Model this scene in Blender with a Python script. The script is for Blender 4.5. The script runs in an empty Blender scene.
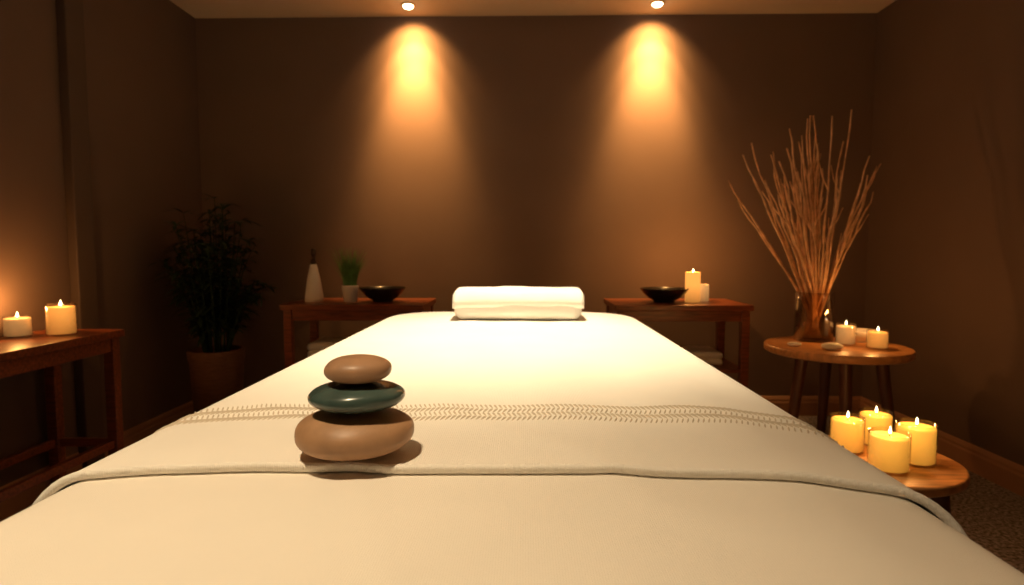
import bpy, bmesh, math, random
from mathutils import Vector, Matrix, noise
random.seed(7)
scene = bpy.context.scene
scene.view_settings.view_transform = 'Standard'
COL = scene.collection

# ------------------------------------------------------------ materials
def mat(name, col, rough=0.6, metal=0.0, var=0.0, scale=20, bump=0.0, bscale=200, emis=None, estr=0, spec=0.5, stretch=None, coat=0, sub=0, weave=0):
    m = bpy.data.materials.new(name); m.use_nodes = True
    nt = m.node_tree; b = nt.nodes["Principled BSDF"]
    b.inputs["Base Color"].default_value = (*col, 1)
    b.inputs["Roughness"].default_value = rough
    b.inputs["Metallic"].default_value = metal
    b.inputs["Specular IOR Level"].default_value = spec
    b.inputs["Coat Weight"].default_value = coat
    tc = nt.nodes.new("ShaderNodeTexCoord")
    mp = nt.nodes.new("ShaderNodeMapping")
    nt.links.new(tc.outputs["Object"], mp.inputs["Vector"])
    if stretch: mp.inputs["Scale"].default_value = stretch
    if var > 0:
        n = nt.nodes.new("ShaderNodeTexNoise"); n.inputs["Scale"].default_value = scale
        n.inputs["Detail"].default_value = 6
        nt.links.new(mp.outputs[0], n.inputs["Vector"])
        r = nt.nodes.new("ShaderNodeValToRGB")
        r.color_ramp.elements[0].position = 0.3; r.color_ramp.elements[1].position = 0.7
        r.color_ramp.elements[0].color = (*[c*(1-var) for c in col], 1)
        r.color_ramp.elements[1].color = (*[min(1, c*(1+var)) for c in col], 1)
        nt.links.new(n.outputs["Fac"], r.inputs[0])
        nt.links.new(r.outputs[0], b.inputs["Base Color"])
    if bump > 0:
        n2 = nt.nodes.new("ShaderNodeTexNoise"); n2.inputs["Scale"].default_value = bscale
        n2.inputs["Detail"].default_value = 4
        nt.links.new(mp.outputs[0], n2.inputs["Vector"])
        bp = nt.nodes.new("ShaderNodeBump"); bp.inputs["Strength"].default_value = bump
        bp.inputs["Distance"].default_value = 0.004
        src = n2.outputs["Fac"]
        if weave:
            ws = []
            for ax in ('X', 'Y'):
                wv = nt.nodes.new("ShaderNodeTexWave"); wv.bands_direction = ax
                wv.inputs["Scale"].default_value = weave; wv.inputs["Distortion"].default_value = .6
                nt.links.new(mp.outputs[0], wv.inputs["Vector"]); ws.append(wv)
            a = nt.nodes.new("ShaderNodeMath"); a.operation = 'MULTIPLY'
            nt.links.new(ws[0].outputs["Fac"], a.inputs[0]); nt.links.new(ws[1].outputs["Fac"], a.inputs[1])
            a2 = nt.nodes.new("ShaderNodeMath"); a2.operation = 'ADD'
            nt.links.new(a.outputs[0], a2.inputs[0]); nt.links.new(src, a2.inputs[1]); src = a2.outputs[0]
        nt.links.new(src, bp.inputs["Height"])
        nt.links.new(bp.outputs[0], b.inputs["Normal"])
    if emis:
        b.inputs["Emission Color"].default_value = (*emis, 1)
        b.inputs["Emission Strength"].default_value = estr
    if sub:
        b.inputs["Subsurface Weight"].default_value = sub
        b.inputs["Subsurface Radius"].default_value = (0.02, 0.01, 0.005)
    return m

def glass_mat(name, tint=(1, 1, 1), k=.6):
    m = bpy.data.materials.new(name); m.use_nodes = True
    nt = m.node_tree; nt.nodes.clear()
    out = nt.nodes.new("ShaderNodeOutputMaterial")
    tr = nt.nodes.new("ShaderNodeBsdfTransparent"); tr.inputs[0].default_value = (*tint, 1)
    gl = nt.nodes.new("ShaderNodeBsdfGlossy"); gl.inputs["Roughness"].default_value = 0.04
    lw = nt.nodes.new("ShaderNodeLayerWeight"); lw.inputs[0].default_value = 0.35
    mx = nt.nodes.new("ShaderNodeMixShader")
    mul = nt.nodes.new("ShaderNodeMath"); mul.operation = 'MULTIPLY'; mul.inputs[1].default_value = k
    nt.links.new(lw.outputs["Facing"], mul.inputs[0])
    nt.links.new(mul.outputs[0], mx.inputs[0])
    nt.links.new(tr.outputs[0], mx.inputs[1]); nt.links.new(gl.outputs[0], mx.inputs[2])
    nt.links.new(mx.outputs[0], out.inputs[0])
    return m

def emit_mat(name, col, s):
    m = bpy.data.materials.new(name); m.use_nodes = True
    nt = m.node_tree; nt.nodes.clear()
    out = nt.nodes.new("ShaderNodeOutputMaterial"); e = nt.nodes.new("ShaderNodeEmission")
    e.inputs[0].default_value = (*col, 1); e.inputs[1].default_value = s
    nt.links.new(e.outputs[0], out.inputs[0]); return m

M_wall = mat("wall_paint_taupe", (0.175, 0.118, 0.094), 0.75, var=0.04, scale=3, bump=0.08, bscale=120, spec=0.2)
M_wall_shaded = mat("wall_paint_taupe_shaded", (0.135, 0.092, 0.075), 0.75, var=0.04, scale=3, bump=0.08, bscale=120, spec=0.2)  # same taupe wall paint, with the dimmer side walls' shade put into its colour
M_ceil = mat("ceiling_paint", (0.66, 0.52, 0.36), 0.9, var=0.02, scale=3)
M_base = mat("baseboard_paint", (0.36, 0.19, 0.11), 0.45, var=0.06, scale=8)
M_floor = mat("carpet", (0.32, 0.28, 0.265), 0.95, var=0.85, scale=75, bump=1.0, bscale=180, spec=0.1)
M_sheet = mat("white_cotton_sheet", (0.86, 0.80, 0.71), 0.9, var=0.02, scale=6, bump=0.22, bscale=500, spec=0.12, weave=130)
M_throw = mat("cream_cotton_throw", (0.89, 0.84, 0.76), 0.9, var=0.02, scale=6, bump=0.28, bscale=400, spec=0.12, weave=110)
M_lace = mat("lace_thread", (0.58, 0.49, 0.38), 0.9)
M_towel = mat("white_terry", (0.90, 0.87, 0.81), 0.95, bump=0.7, bscale=420, spec=0.1)
M_dwood = mat("dark_mahogany", (0.20, 0.052, 0.018), 0.32, var=0.45, scale=6, stretch=(1.5, 14, 14), bump=0.05, bscale=30)
M_wood = mat("honey_wood", (0.54, 0.25, 0.085), 0.38, var=0.3, scale=5, stretch=(1.5, 14, 6))
M_legw = mat("dark_leg_wood", (0.10, 0.035, 0.016), 0.45, var=0.3, scale=6, stretch=(8, 8, 1.5))
M_black = mat("black_lacquer", (0.012, 0.009, 0.008), 0.25)
M_ceram = mat("white_ceramic", (0.88, 0.85, 0.80), 0.3)
M_dark = mat("dark_cap", (0.05, 0.03, 0.02), 0.4)
M_grass = mat("grass_green", (0.10, 0.24, 0.05), 0.5, var=0.4, scale=30)
M_leaf = mat("dark_leaf", (0.018, 0.038, 0.017), 0.65, var=0.4, scale=20, spec=.25)
M_pot = mat("brown_basket_pot", (0.13, 0.055, 0.025), 0.7, var=0.3, scale=20, stretch=(1, 1, 8), bump=0.8, bscale=60)
M_soil = mat("soil", (0.03, 0.02, 0.012), 0.95, bump=0.8, bscale=80)
M_twig = mat("willow_twig", (0.66, 0.40, 0.22), 0.6, var=0.35, scale=25)
M_glass = glass_mat("clear_glass", (0.98, 0.96, 0.92))
M_vglass = glass_mat("vase_glass", (0.82, 0.74, 0.64), 1.0)
M_flame = emit_mat("flame", (1.0, 0.80, 0.42), 14)
M_lamp = emit_mat("lamp_lens", (1.0, 0.80, 0.50), 22)
M_metal = mat("brushed_trim_ring", (0.7, 0.55, 0.38), 0.3, metal=1)
M_st1 = mat("beige_stone", (0.38, 0.215, 0.115), 0.46, var=0.2, scale=22, bump=0.12, bscale=90, spec=.4)
M_st2 = mat("teal_stone", (0.048, 0.078, 0.068), 0.26, var=0.3, scale=25, bump=0.05, bscale=60, coat=0.2)
M_st3 = mat("tan_stone", (0.34, 0.19, 0.105), 0.42, var=0.18, scale=24, bump=0.10, bscale=90, spec=.4)
M_peb = mat("white_pebble_mat", (0.85, 0.80, 0.72), 0.5)
M_amber = mat("amber_jar", (0.12, 0.04, 0.012), 0.15)
M_wick = mat("wick", (0.02, 0.015, 0.01), 0.9)
M_frame = mat("table_frame_wood", (0.12, 0.06, 0.03), 0.5, var=0.3, scale=6)
M_pad = mat("vinyl_pad", (0.25, 0.2, 0.16), 0.6)

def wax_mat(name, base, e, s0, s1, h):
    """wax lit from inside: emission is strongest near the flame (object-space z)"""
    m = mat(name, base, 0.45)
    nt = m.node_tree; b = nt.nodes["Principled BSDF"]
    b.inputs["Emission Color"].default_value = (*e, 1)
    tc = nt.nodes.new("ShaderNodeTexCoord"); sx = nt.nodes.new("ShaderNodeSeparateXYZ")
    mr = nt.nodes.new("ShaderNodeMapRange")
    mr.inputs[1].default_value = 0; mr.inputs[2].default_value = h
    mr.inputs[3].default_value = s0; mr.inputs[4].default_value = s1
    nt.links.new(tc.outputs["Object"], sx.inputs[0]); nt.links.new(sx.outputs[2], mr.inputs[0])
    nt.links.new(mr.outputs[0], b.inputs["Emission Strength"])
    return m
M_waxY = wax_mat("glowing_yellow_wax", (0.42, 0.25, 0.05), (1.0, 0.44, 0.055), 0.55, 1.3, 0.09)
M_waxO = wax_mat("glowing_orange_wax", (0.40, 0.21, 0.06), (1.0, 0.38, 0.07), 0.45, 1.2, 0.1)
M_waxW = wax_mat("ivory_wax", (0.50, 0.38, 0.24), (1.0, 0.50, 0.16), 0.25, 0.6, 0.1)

# ------------------------------------------------------------ mesh helpers
def finish(bm, name, mats, smooth=True, loc=(0, 0, 0), parent=None, bevel=0, auto=True):
    me = bpy.data.meshes.new(name); bmesh.ops.recalc_face_normals(bm, faces=bm.faces[:])
    bm.to_mesh(me); bm.free()
    for m in (mats if isinstance(mats, (list, tuple)) else [mats]): me.materials.append(m)
    if smooth:
        for p in me.polygons: p.use_smooth = True
    o = bpy.data.objects.new(name, me); COL.objects.link(o); o.location = loc
    if parent: o.parent = parent
    if bevel:
        bv = o.modifiers.new("bevel", "BEVEL"); bv.width = bevel; bv.segments = 3
        bv.limit_method = 'ANGLE'
    if smooth and bevel:
        wn = o.modifiers.new("wn", "WEIGHTED_NORMAL")
    return o

def empty(name, loc):
    e = bpy.data.objects.new(name, None); COL.objects.link(e); e.location = loc
    e.empty_display_size = 0.05; return e

def add_box(bm, lo, hi, mi=0, rot=None):
    vs = [bm.verts.new((x, y, z)) for x in (lo[0], hi[0]) for y in (lo[1], hi[1]) for z in (lo[2], hi[2])]
    idx = [(0,1,3,2),(4,6,7,5),(0,4,5,1),(2,3,7,6),(0,2,6,4),(1,5,7,3)]
    for f in idx:
        fc = bm.faces.new([vs[i] for i in f]); fc.material_index = mi
    return vs

def add_lathe(bm, prof, seg=48, mi=0, c=(0, 0, 0), sx=1, sy=1):
    rings = []
    for r, z in prof:
        if r < 1e-6: rings.append([bm.verts.new((c[0], c[1], c[2]+z))])
        else: rings.append([bm.verts.new((c[0]+r*sx*math.cos(2*math.pi*i/seg), c[1]+r*sy*math.sin(2*math.pi*i/seg), c[2]+z)) for i in range(seg)])
    for a, b in zip(rings[:-1], rings[1:]):
        for i in range(seg):
            j = (i+1) % seg
            if len(a) == 1 and len(b) == 1: continue
            if len(a) == 1: f = bm.faces.new((a[0], b[j], b[i]))
            elif len(b) == 1: f = bm.faces.new((a[i], a[j], b[0]))
            else: f = bm.faces.new((a[i], a[j], b[j], b[i]))
            f.material_index = mi

def add_tube(bm, pts, rads, seg=7, mi=0):
    rings = []
    for k, p in enumerate(pts):
        p = Vector(p)
        d = (Vector(pts[min(k+1, len(pts)-1)]) - Vector(pts[max(k-1, 0)])).normalized()
        u = d.cross(Vector((0.3, 1, 0.2))).normalized(); v = d.cross(u)
        r = rads[k]
        rings.append([bm.verts.new(p + r*(u*math.cos(2*math.pi*i/seg)+v*math.sin(2*math.pi*i/seg))) for i in range(seg)])
    for a, b in zip(rings[:-1], rings[1:]):
        for i in range(seg):
            j = (i+1) % seg
            f = bm.faces.new((a[i], a[j], b[j], b[i])); f.material_index = mi
    bm.faces.new(rings[0][::-1]).material_index = mi; bm.faces.new(rings[-1]).material_index = mi

def add_roundbox(bm, c, h, r, n=16, amp=0, nscale=8, mi=0, sag=0):
    t = bmesh.new(); bmesh.ops.create_cube(t, size=2)
    bmesh.ops.subdivide_edges(t, edges=t.edges[:], cuts=n, use_grid_fill=True)
    vm = {}
    for v in t.verts:
        p = Vector((v.co.x*h[0], v.co.y*h[1], v.co.z*h[2]))
        inn = Vector([max(-(h[i]-r), min(h[i]-r, p[i])) for i in range(3)])
        d = p-inn
        q = inn + (d.normalized()*r if d.length > 1e-9 else d)
        if amp:
            k = noise.noise_vector((q+Vector(c))*nscale)
            q += k*amp*(0.3 if q.z < -h[2]*0.5 else 1)
        if sag and q.z > -h[2]+0.002: q.z -= sag*(q.x/h[0])**4
        q.z = max(q.z, -h[2])
        vm[v] = bm.verts.new(q+Vector(c))
    for f in t.faces:
        nf = bm.faces.new([vm[v] for v in f.verts]); nf.material_index = mi
    t.free()

# ------------------------------------------------------------ room
XL, XR, YB, YF, ZC = -2.11, 2.21, 3.92, -1.3, 2.565
def slab(name, lo, hi, m, bevel=0):
    bm = bmesh.new(); add_box(bm, lo, hi); return finish(bm, name, m, smooth=False, bevel=bevel)
slab("floor", (XL-.1, YF-.1, -.1), (XR+.1, YB+.1, 0), M_floor)
slab("ceiling", (XL-.1, YF-.1, ZC), (XR+.1, YB+.1, ZC+.1), M_ceil)
slab("wall_back", (XL-.1, YB, 0), (XR+.1, YB+.1, ZC), M_wall)
slab("wall_front", (XL-.1, YF-.1, 0), (XR+.1, YF, ZC), M_wall_shaded)
slab("wall_left", (XL-.1, YF, 0), (XL, YB, ZC), M_wall_shaded)
slab("wall_right", (XR, YF, 0), (XR+.1, YB, ZC), M_wall_shaded)
def baseboard(name, p0, p1, inward):
    prof = [(0, 0), (.018, 0), (.018, .085), (.013, .095), (.013, .108), (.006, .122), (0, .128)]
    bm = bmesh.new(); rs = []
    for p in (p0, p1):
        rs.append([bm.verts.new((p[0]+inward[0]*a, p[1]+inward[1]*a, z)) for a, z in prof])
    for i in range(len(prof)-1): bm.faces.new((rs[0][i], rs[0][i+1], rs[1][i+1], rs[1][i]))
    bm.faces.new(rs[0]); bm.faces.new(rs[1][::-1])
    finish(bm, name, M_base, smooth=False)
baseboard("baseboard_back", (XL, YB), (XR, YB), (0, -1))
baseboard("baseboard_left", (XL, YF), (XL, YB), (1, 0))
baseboard("baseboard_right", (XR, YF), (XR, YB), (-1, 0))
baseboard("baseboard_front", (XL, YF), (XR, YF), (0, 1))
slab("trim_1", (XL, 2.74, 0), (XL+.045, 2.86, ZC), mat("pilaster_paint", (0.075, 0.05, 0.04), 0.7), bevel=.006)

# ------------------------------------------------------------ massage table
BX, BY, BA, BB = -0.055, 1.465, 0.535, 1.215
H, RE, RC = 0.80, 0.065, 0.25
def cloth(s, t, off):
    a, b, rc = BA-RE, BB-RE, RC-RE
    px, py = s-BX, t-BY
    qx, qy = abs(px)-a+rc, abs(py)-b+rc
    sgx, sgy = (1 if px >= 0 else -1), (1 if py >= 0 else -1)
    if qx > 0 and qy > 0:
        L = math.hypot(qx, qy); d = L-rc; n = Vector((sgx*qx/L, sgy*qy/L))
    elif qx > qy: d = qx-rc; n = Vector((sgx, 0))
    else: d = qy-rc; n = Vector((0, sgy))
    P = Vector((s, t))
    cr = 0.006*(1-min(1, (px/BA)**2))
    wr = 0.0035*noise.noise(Vector((s*3.1, t*2.2, 1.7))) + 0.0030*noise.noise(Vector((s*8, t*3.2, 5.1)))
    # a few soft diagonal creases
    wr += 0.0022*max(0, 1-abs(noise.noise(Vector((s*2.2+t*1.1, t*1.6-s, 8.3))))*9)
    if d <= 0:
        fade = min(1, -d/0.08)
        return Vector((s, t, H+off+(cr+wr)*fade))
    pn = P-n*d
    phi = d/RE
    if phi < math.pi/2:
        q = pn+n*((RE+off)*math.sin(phi)); return Vector((q.x, q.y, H-RE+(RE+off)*math.cos(phi)))
    e = d-RE*math.pi/2
    tang = pn.dot(Vector((-n.y, n.x)))
    ang = math.atan2(n.y, n.x)
    wv = (math.sin(tang*17+ang*6)*0.5+math.sin(tang*31+2+ang*9)*0.25+0.6)*min(1, e/0.3)*0.035
    q = pn+n*(RE+off+wv)
    return Vector((q.x, q.y, H-RE-e))
def hemshift(s):
    r = max(0, (s-0.20)/0.35); l = max(0, (-s-0.38)/0.25)
    return -0.10*min(r, 1.6)**2 - 0.03*min(l, 1.6)**2
HY = .713
bed = empty("massage_table", (BX, BY, 0))
def bed_child(o):
    o.parent = bed; o.matrix_parent_inverse = Matrix.Translation((-BX, -BY, 0)); return o
def cloth_sheet(name, x0, x1, yf, y1, nx, ny, off, m, thick):
    bm = bmesh.new(); g = []
    for j in range(ny+1):
        row = []
        for i in range(nx+1):
            s = x0+(x1-x0)*i/nx
            y0 = yf(s); t = y0+(y1-y0)*j/ny
            row.append(bm.verts.new(cloth(s, t, off)))
        g.append(row)
    for j in range(ny):
        for i in range(nx): bm.faces.new((g[j][i], g[j][i+1], g[j+1][i+1], g[j+1][i]))
    o = finish(bm, name, m)
    c = o.data.polygons[(ny//2)*nx+nx//2].normal.z
    sd = o.modifiers.new("solid", "SOLIDIFY"); sd.thickness = thick; sd.offset = -1 if c > 0 else 1
    return bed_child(o)
DR = 0.45
cloth_sheet("fitted_sheet", BX-BA-DR, BX+BA+DR, lambda s: BY-BB-DR, BY+BB+DR, 150, 220, 0.0, M_sheet, 0.003)
cloth_sheet("throw_blanket", BX-BA-.30, BX+BA+.30, lambda s: HY+hemshift(s), BY+BB+.25, 160, 220, 0.012, M_throw, 0.009)
bm = bmesh.new(); pts = []
for i in range(141):
    s = BX-BA-.28+(2*BA+.56)*i/140
    pts.append(cloth(s, HY+.004+hemshift(s), 0.0085))
add_tube(bm, pts, [0.0055]*141, 8); bed_child(finish(bm, "throw_hem", M_throw))
bm = bmesh.new()
def dash(s0, t0, s1, t1, w):
    n = 3
    dx, dy = s1-s0, t1-t0; l = math.hypot(dx, dy); ux, uy = -dy/l*w, dx/l*w
    rows = []
    for k in range(n+1):
        f = k/n; s, t = s0+dx*f, t0+dy*f; hh = 0.0125+0.0028*math.sin(math.pi*f)
        ww = 0.5+0.5*math.sin(math.pi*f)
        rows.append([bm.verts.new(cloth(s-ux*ww, t-uy*ww, 0.0118)), bm.verts.new(cloth(s, t, hh)), bm.verts.new(cloth(s+ux*ww, t+uy*ww, 0.0118))])
    for a, b in zip(rows[:-1], rows[1:]):
        bm.faces.new((a[0], a[1], b[1], b[0])); bm.faces.new((a[1], a[2], b[2], b[1]))
N = 165; s0 = BX-BA-.12; ds = (2*BA+.24)/N
for r in range(4):
    for i in range(N):
        s = s0+ds*i; y = .912+r*0.024+hemshift(s)
        if r % 2 == 0: dash(s, y, s+ds*.95, y+.021, .0016)
        else: dash(s+ds*.95, y, s, y+.021, .0016)
bed_child(finish(bm, "lace_band", M_lace))
bm = bmesh.new()
add_roundbox(bm, (BX, BY, H-.055), (BA-.012, BB-.012, .048), .045, 10)
bed_child(finish(bm, "padded_top", M_pad))
bm = bmesh.new()
add_box(bm, (BX-.40, BY-1.05, H-.19), (BX+.40, BY+1.05, H-.11))
for sx in (-1, 1):
    for sy in (-1, 0, 1):
        x, y = BX+sx*.34, BY+sy*.98
        add_box(bm, (x-.03, y-.03, 0), (x+.03, y+.03, H-.185))
    add_box(bm, (BX+sx*.34-.02, BY-.98, .16), (BX+sx*.34+.02, BY+.98, .21))
bed_child(finish(bm, "frame_and_legs", M_frame, bevel=.004))

# ------------------------------------------------------------ stones
def stone(name, x, y, z, a, b, c, m, seed, rot=0, p=2.3):
    bm = bmesh.new(); bmesh.ops.create_icosphere(bm, subdivisions=5, radius=1)
    for v in bm.verts:
        q = v.co.copy()
        rr = math.hypot(q.x, q.y)
        k = 1.0/((rr**p+abs(q.z)**p)**(1/p))
        q *= k
        w = 1+0.05*noise.noise(q*1.1+Vector((seed, 0, 0)))
        v.co = Vector((q.x*a*w, q.y*b*w, q.z*c))
    o = finish(bm, name, m, loc=(x, y, z+c)); o.rotation_euler = (0, 0, rot); return o
zt = cloth(-.217, .752, .012).z+.0008
stone("massage_stone", -.217, .752, zt, .0748, .068, .0290, M_st1, 1)
stone("massage_stone.001", -.213, .752, zt+.0578, .0598, .055, .0175, M_st2, 4)
stone("massage_stone.002", -.211, .752, zt+.0926, .0425, .040, .0170, M_st3, 9)

# ------------------------------------------------------------ folded towels
def towel(name, x, y, z, hx, hy, layers, amp=.004):
    bm = bmesh.new(); zz = 0
    for i, (t, dx, dy) in enumerate(layers):
        add_roundbox(bm, (dx, dy, zz+t/2), (hx-abs(dx), hy-abs(dy), t/2), t*.47, 26, amp=amp, nscale=7, sag=.006)
        zz += t*.93
    return finish(bm, name, M_towel, loc=(x, y, z))
def rolled_towel(name, x, y, z, hx, hy, hz):
    """thick folded bath towel: body + top flap that wraps over and down the front"""
    bm = bmesh.new()
    add_roundbox(bm, (0, 0, hz), (hx-.006, hy, hz), hz*.80, 30, amp=.005, nscale=6, sag=.004)
    r = hz*.80; path = []
    a, b = hy-r, hz-r
    def arc(cx, cz, t0, t1, n):
        for k in range(n+1):
            t = t0+(t1-t0)*k/n; path.append((cx, cz, math.cos(t), math.sin(t)))
    path.append((a, hz-b-.02, 1, 0)); arc(a, hz+b, 0, math.pi/2, 12)
    for k in range(1, 8): path.append((a-2*a*k/8, hz+b, 0, 1))
    arc(-a, hz+b, math.pi/2, math.pi, 12); path.append((-a, hz+b-.012, -1, 0))
    nx = 60; th = .013; outer = []; inner = []
    for i in range(nx+1):
        u = -1+2*i/nx; ro, ri = [], []
        endf = math.sqrt(max(0, 1-max(0, (abs(u)-.965)/.035)**2))
        for k, (cy, cz, dy, dz) in enumerate(path):
            ke = min(k, len(path)-1-k); ef = (0, .7, .92, 1)[min(ke, 3)]
            tt = th*endf*ef
            X = u*hx; base = Vector((X, cy+dy*(r-.003), cz+dz*(r-.003)-.006*u**4))
            nz = noise.noise(base*8)*.006+noise.noise(base*22)*.0018
            d = Vector((0, dy, dz))
            ro.append(bm.verts.new(base+d*(tt+.003+nz))); ri.append(bm.verts.new(base-d*.004))
        outer.append(ro); inner.append(ri)
    m = len(path)
    for i in range(nx):
        for k in range(m-1):
            bm.faces.new((outer[i][k], outer[i][k+1], outer[i+1][k+1], outer[i+1][k]))
            bm.faces.new((inner[i][k], inner[i+1][k], inner[i+1][k+1], inner[i][k+1]))
        for k in (0, m-1): bm.faces.new((outer[i][k], outer[i+1][k], inner[i+1][k], inner[i][k]))
    for i in (0, nx):
        for k in range(m-1): bm.faces.new((outer[i][k], inner[i][k], inner[i][k+1], outer[i][k+1]))
    return finish(bm, name, M_towel, loc=(x, y, z))
rolled_towel("folded_bath_towel", -.022, 2.34, H+.019, .246, .115, .052)

# ------------------------------------------------------------ dark wooden tables
def console(name, x0, x1, y0, y1, ztop, shelf, m, rail=None, apron=.06):
    bm = bmesh.new(); lw = .045
    add_box(bm, (x0-.015, y0-.015, ztop-.032), (x1+.015, y1+.015, ztop))
    for x in (x0, x1-lw):
        for y in (y0, y1-lw): add_box(bm, (x, y, 0), (x+lw, y+lw, ztop-.032))
    za, zb = ztop-.032-apron, ztop-.032
    add_box(bm, (x0+lw, y0+.008, za), (x1-lw, y0+.028, zb)); add_box(bm, (x0+lw, y1-.028, za), (x1-lw, y1-.008, zb))
    add_box(bm, (x0+.008, y0+lw, za), (x0+.028, y1-lw, zb)); add_box(bm, (x1-.028, y0+lw, za), (x1-.008, y1-lw, zb))
    if shelf: add_box(bm, (x0+.012, y0+.012, shelf-.022), (x1-.012, y1-.012, shelf))
    if rail:
        add_box(bm, (x0+lw, y1-.036, rail), (x1-lw, y1-.010, rail+.035))
        add_box(bm, (x0+lw, y0+.010, rail), (x1-lw, y0+.036, rail+.035))
        add_box(bm, (x0+.010, y0+lw, rail), (x0+.036, y1-lw, rail+.035))
        add_box(bm, (x1-.036, y0+lw, rail), (x1-.010, y1-lw, rail+.035))
    return finish(bm, name, m, bevel=.004)
ZT = .78
console("wooden_console_table", -1.345, -.57, 3.31, 3.76, ZT, .42, M_dwood)
console("wooden_console_table.001", .515, 1.245, 3.31, 3.76, ZT, .42, M_dwood)
console("wooden_side_table", -2.085, -1.775, 1.55, 2.58, .735, None, M_dwood, rail=.22)
towel("folded_hand_towels", -1.15, 3.53, .4205, .11, .13, [(.045, 0, 0), (.045, .003, 0), (.045, 0, .004)], .002)
towel("folded_towels", 1.05, 3.56, .4205, .10, .12, [(.040, 0, 0), (.040, .003, 0)], .002)  # folded towels, same kind as on the left shelf

def round_table(name, x, y, ztop, r, th, leg_r0, leg_r1, angs, lw=.022, mi_leg=M_legw, ring=None):
    bm = bmesh.new()
    add_lathe(bm, [(0, ztop-th), (r-.012, ztop-th), (r-.003, ztop-th+.006), (r, ztop-th+.014), (r, ztop-.008), (r-.003, ztop-.002), (r-.008, ztop), (0, ztop)], 72, 0)
    for a in angs:
        c, s = math.cos(a), math.sin(a)
        p0 = (leg_r0*c, leg_r0*s, ztop-th); p1 = (leg_r1*c, leg_r1*s, 0.004)
        add_tube(bm, [p1, tuple((p0[i]+p1[i])/2 for i in range(3)), p0], [lw*.75, lw*.95, lw*1.1], 12, 1)
    if ring:
        zr, fr = ring
        f = (ztop-th-zr)/(ztop-th); rr = leg_r0+(leg_r1-leg_r0)*f
        for k in range(len(angs)):
            a = angs[k]; b = angs[(k+1) % len(angs)]
            add_tube(bm, [(rr*math.cos(a), rr*math.sin(a), zr), (rr*math.cos(b), rr*math.sin(b), zr)], [.012, .012], 8, 1)
    o = finish(bm, name, [M_wood, mi_leg], loc=(x, y, 0))
    e = o.modifiers.new("es", "EDGE_SPLIT"); e.split_angle = math.radians(50)
    return o
RT = (1.52, 2.93, .62)
round_table("round_side_table", RT[0], RT[1], RT[2], .325, .038, .19, .27, [math.radians(a) for a in (195, 255, 330, 75)], .026)
ST = (1.035, 1.755, .47)
round_table("round_wooden_stool", ST[0], ST[1], ST[2], .226, .032, .16, .20, [math.radians(a) for a in (45, 135, 225, 315)], .022, ring=(.2, 0))

# ------------------------------------------------------------ candles
def candle(name, x, y, z, r, h, wax, watt, jar=True, fill=.90, flame=True, lit=1.0):
    e = empty(name, (x, y, z))
    if jar:
        bm = bmesh.new(); w = .0028
        add_lathe(bm, [(0, 0), (r-.004, 0), (r, .004), (r, h-.001), (r-w/2, h), (r-w, h-.001), (r-w, .010), (r-w-.003, .007), (0, .007)], 48)
        finish(bm, "glass_jar", M_glass, parent=e)
        rw, hw, z0 = r-w-.0006, h*fill, .0078
    else: rw, hw, z0 = r, h, 0
    bm = bmesh.new()
    prof = [(0, 0), (rw-.002, 0), (rw, .002), (rw, hw-z0-.003), (rw-.002, hw-z0)]
    if not jar: prof += [(rw*.8, hw-.002), (rw*.6, hw-.006), (0, hw-.007)]
    else: prof += [(rw-.006, hw-z0-.001), (0, hw-z0-.001)]
    add_lathe(bm, prof, 48)
    finish(bm, "wax", wax, loc=(0, 0, z0), parent=e)
    zt = hw-(.007 if not jar else .001)
    bm = bmesh.new(); add_tube(bm, [(0, 0, zt-.001), (.0005, 0, zt+.006), (.002, 0, zt+.011)], [.0012]*3, 6)
    finish(bm, "wick", M_wick, parent=e)
    if flame:
        f = .62
        bm = bmesh.new(); add_lathe(bm, [(0, 0), (.003*f, .002), (.0055*f, .008*f), (.006*f, .013*f), (.0045*f, .020*f), (.002*f, .029*f), (0, .036*f)], 16)
        finish(bm, "flame", M_flame, loc=(.001, 0, zt+.006), parent=e)
        l = bpy.data.lights.new("candle_light", 'POINT'); l.energy = watt; l.color = (1.0, .43, .11); l.shadow_soft_size = .012
        lo = bpy.data.objects.new("candle_light", l); COL.objects.link(lo); lo.parent = e; lo.location = (0, 0, zt+.07)
    return e
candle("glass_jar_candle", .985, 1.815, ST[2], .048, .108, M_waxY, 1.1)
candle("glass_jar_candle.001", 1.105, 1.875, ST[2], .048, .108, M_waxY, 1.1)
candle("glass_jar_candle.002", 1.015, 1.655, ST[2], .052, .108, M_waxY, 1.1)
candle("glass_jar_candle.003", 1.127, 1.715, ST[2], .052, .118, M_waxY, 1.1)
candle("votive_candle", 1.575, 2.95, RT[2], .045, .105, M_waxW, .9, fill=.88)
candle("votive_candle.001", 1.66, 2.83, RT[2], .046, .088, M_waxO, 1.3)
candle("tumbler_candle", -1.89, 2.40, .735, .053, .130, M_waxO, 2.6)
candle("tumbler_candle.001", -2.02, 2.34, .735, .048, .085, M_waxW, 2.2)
candle("pillar_candle", .985, 3.52, ZT, .043, .175, M_waxO, 6.5, jar=False)
candle("pillar_candle.001", 1.065, 3.58, ZT, .032, .100, M_waxW, .3, jar=False, flame=False)
bm = bmesh.new()
add_lathe(bm, [(0, 0), (.019, 0), (.021, .003), (.021, .055), (.017, .064), (.011, .068), (.011, .075), (.0135, .076), (.0135, .090), (0, .091)], 32)
finish(bm, "amber_bottle", M_amber, loc=(-1.948, 2.45, .735))

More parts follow.
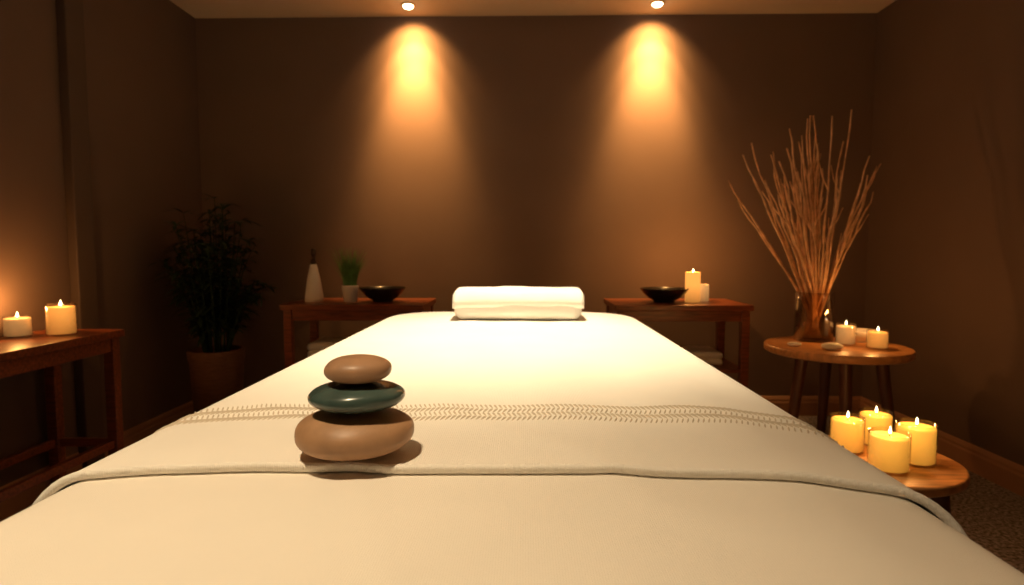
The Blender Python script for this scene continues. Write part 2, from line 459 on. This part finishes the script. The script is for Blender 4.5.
# ------------------------------------------------------------ items on the consoles
bm = bmesh.new()
add_lathe(bm, [(0, 0), (.050, 0), (.054, .004), (.052, .03), (.044, .09), (.034, .15), (.024, .195), (.018, .220), (0, .221)], 48, 0)
add_lathe(bm, [(.0, .219), (.0165, .219), (.0165, .250), (.010, .254), (.009, .270), (.014, .272), (.014, .308), (.010, .312), (0, .313)], 32, 1)
finish(bm, "lotion_bottle", [M_ceram, M_dark], loc=(-1.235, 3.50, ZT))
bm = bmesh.new()
add_lathe(bm, [(0, 0), (.034, 0), (.038, .003), (.047, .092), (.047, .097), (.042, .097), (.040, .085), (0, .085)], 40, 0)
for i in range(220):
    a = random.uniform(0, 2*math.pi); r0 = .036*math.sqrt(random.random()); lean = random.uniform(.0, .085)+r0*.7
    h = random.uniform(.14, .25); w = random.uniform(.002, .004)
    b = Vector((r0*math.cos(a), r0*math.sin(a), .084)); d = Vector((math.cos(a), math.sin(a), 0)); sd = Vector((-d.y, d.x, 0)) if random.random() < .5 else Vector((1, 0, 0))
    pr = None
    for k in range(6):
        f = k/5; p = b+d*lean*f*f+Vector((0, 0, h*f)); ww = w*(1-f*.95)
        cur = (bm.verts.new(p-sd*ww), bm.verts.new(p+sd*ww))
        if pr: bm.faces.new((pr[0], pr[1], cur[1], cur[0])).material_index = 1
        pr = cur
finish(bm, "potted_grass", [M_ceram, M_grass], loc=(-1.015, 3.48, ZT))
def bowl(name, x, y, z, r, h, m):
    bm = bmesh.new()
    add_lathe(bm, [(0, 0), (r*.42, 0), (r*.44, .004), (r*.42, .010), (r*.62, h*.28), (r*.85, h*.62), (r*.985, h*.95), (r*.99, h), (r*.96, h), (r*.92, h*.9), (r*.78, h*.62), (r*.5, h*.32), (0, h*.22)], 64)
    return finish(bm, name, m, loc=(x, y, z))
bowl("black_bowl", -.83, 3.50, ZT, .135, .085, M_black)
bowl("black_bowl.001", .815, 3.50, ZT, .140, .082, M_black)

# ------------------------------------------------------------ branches in glass vase
bm = bmesh.new()
vr, vh = .092, .25
add_lathe(bm, [(0, 0), (vr-.004, 0), (vr, .004), (vr, vh-.002), (vr-.002, vh), (vr-.005, vh-.002), (vr-.005, .014), (0, .012)], 56, 0)
for i in range(44):
    a = random.uniform(0, 2*math.pi); rb = random.uniform(0.0, .05)
    ar = a+random.uniform(-.5, .5)
    spread = random.random()**.8
    H2 = random.uniform(.82, 1.17) if spread < .6 else random.uniform(.72, 1.02)
    base = Vector((-rb*math.cos(a), -rb*math.sin(a), .016))
    rim = Vector((.078*spread*math.cos(ar), .078*spread*math.sin(ar), .25))
    tip = Vector((.41*spread*math.cos(ar)-.055, .26*spread*math.sin(ar), H2))
    pts, rad = [], []
    n = 13; ph = random.uniform(0, 9)
    for k in range(n+1):
        f = k/n
        if f < .25: p = base.lerp(rim, f/.25)
        else: p = rim.lerp(tip, (f-.25)/.75)
        if f > .2: p = p+Vector((noise.noise(Vector((f*5, ph, 0))), noise.noise(Vector((f*5, ph, 4))), 0))*.025*f
        pts.append(p); rad.append(.0075*(1-.52*f)*random.uniform(.85, 1.2))
    add_tube(bm, pts, rad, 6, 1)
    for q in range(random.randint(0, 2)):
        k = random.randint(6, n-2); p = pts[k]; d = (pts[k+1]-pts[k-1]).normalized()
        sd = Vector((random.uniform(-1, 1), random.uniform(-.6, .6), .2))
        L = random.uniform(.08, .2); e = p+(d*.9+sd*.38).normalized()*L
        m2 = p.lerp(e, .5)+sd*.008
        add_tube(bm, [p, m2, e], [.004, .0035, .0022], 5, 1)
o = finish(bm, "vase_of_branches", [M_vglass, M_twig], loc=(1.485, 3.09, RT[2]))
bowl("white_bowl", 1.70, 3.04, RT[2], .092, .060, M_ceram)
def pebble(name, x, y, z, a, b, c, m): return stone(name, x, y, z, a, b, c, m, 3, 0, 2.4)
pebble("white_pebble", 1.435, 2.80, RT[2], .048, .036, .016, M_peb)
pebble("white_pebble.001", 1.305, 2.90, RT[2], .032, .022, .010, M_peb)

# ------------------------------------------------------------ potted plant (back-left)
bm = bmesh.new()
add_lathe(bm, [(0, 0), (.115, 0), (.12, .006), (.145, .44), (.152, .46), (.155, .50), (.150, .51), (.138, .51), (.135, .46), (0, .46)], 48, 0)
add_lathe(bm, [(.0, .475), (.134, .470), (.134, .462)], 32, 1)
def leaf(p, d, L, w, mi=2):
    d = d.normalized(); sd = d.cross(Vector((0, 0, 1)))
    if sd.length < .1: sd = Vector((1, 0, 0))
    sd.normalize(); pr = None
    for k in range(6):
        f = k/5; q = p+d*L*f+Vector((0, 0, -L*.35*f*f)); ww = w*math.sin(math.pi*min(1, f*.9+.08))
        cur = (bm.verts.new(q-sd*ww), bm.verts.new(q+sd*ww))
        if pr: bm.faces.new((pr[0], pr[1], cur[1], cur[0])).material_index = mi
        pr = cur
for i in range(56):
    a = 2*math.pi*i/56+random.uniform(-.2, .2); sp = random.uniform(.05, .34); hh = random.uniform(.40, .98)*(1.0-.25*sp/.34)
    p0 = Vector((.06*math.cos(a), .06*math.sin(a), .46)); tip = Vector((sp*math.cos(a), sp*math.sin(a), .46+hh))
    pts = []
    for k in range(9):
        f = k/8; p = p0.lerp(tip, f); p.z += .12*math.sin(math.pi*f)*(sp/.34); pts.append(p)
    add_tube(bm, pts, [.0045*(1-.6*k/8) for k in range(9)], 5, 2)
    for k in range(2, 9):
        for q in range(6):
            b = random.uniform(0, 2*math.pi)
            leaf(pts[k], Vector((math.cos(b), math.sin(b), random.uniform(-.1, .7))), random.uniform(.07, .14), random.uniform(.007, .013))
for v in bm.verts:
    if v.co.x < -.27: v.co.x = -.27-.04*(1-math.exp((v.co.x+.27)/.1))
    if v.co.x > .30: v.co.x = .30+.05*(1-math.exp(-(v.co.x-.30)/.1))
    if v.co.y > .40: v.co.y = .40+.06*(1-math.exp(-(v.co.y-.40)/.1))
finish(bm, "potted_plant", [M_pot, M_soil, M_leaf], loc=(-1.785, 3.42, 0))

# ------------------------------------------------------------ lights
def downlight(name, x, y, beams, rad=.02):
    e = empty(name, (x, y, ZC))
    bm = bmesh.new()
    add_lathe(bm, [(.030, -.001), (.044, -.001), (.045, -.003), (.042, -.006), (.034, -.007), (.030, -.005), (.030, -.001)], 40, 0)
    finish(bm, "trim_ring", M_metal, parent=e)
    bm = bmesh.new(); add_lathe(bm, [(0, -.001), (.030, -.001), (.030, -.010), (.022, -.017), (.010, -.020), (0, -.021)], 32, 0)
    finish(bm, "lens", M_lamp, parent=e)
    for energy, size, tilt, col in beams:
        l = bpy.data.lights.new("beam", 'SPOT'); l.energy = energy; l.color = col
        l.spot_size = math.radians(size); l.spot_blend = 1.0; l.shadow_soft_size = rad
        o = bpy.data.objects.new("beam", l); COL.objects.link(o); o.parent = e; o.location = (0, 0, -.034)
        o.rotation_euler = (math.radians(tilt), 0, 0)
    return e
amber = (1, .50, .15)
wash = [(190, 52, 13, amber), (95, 72, 24, amber), (40, 108, 38, amber)]
downlight("recessed_downlight", -.705, 3.74, wash)
downlight("recessed_downlight.001", .80, 3.74, wash)
downlight("recessed_downlight.002", -.03, 1.95, [(300, 71, 0, (1, .80, .51))], rad=.05)
downlight("recessed_downlight.003", -.50, .25, [(125, 76, 10, (1, .76, .46))], rad=.05)

w = bpy.data.worlds.new("World"); scene.world = w; w.use_nodes = True
w.node_tree.nodes["Background"].inputs[0].default_value = (1, .7, .5, 1)
w.node_tree.nodes["Background"].inputs[1].default_value = .02

# ------------------------------------------------------------ camera
cd = bpy.data.cameras.new("camera"); cam = bpy.data.objects.new("camera", cd); COL.objects.link(cam)
cam.location = (0, 0, 1.08); cam.rotation_euler = (math.radians(86), 0, math.radians(1.15))
cd.sensor_width = 36; cd.lens = 21.1; cd.clip_start = .02
cd.dof.use_dof = True; cd.dof.focus_distance = .95; cd.dof.aperture_fstop = 5.6
scene.camera = cam
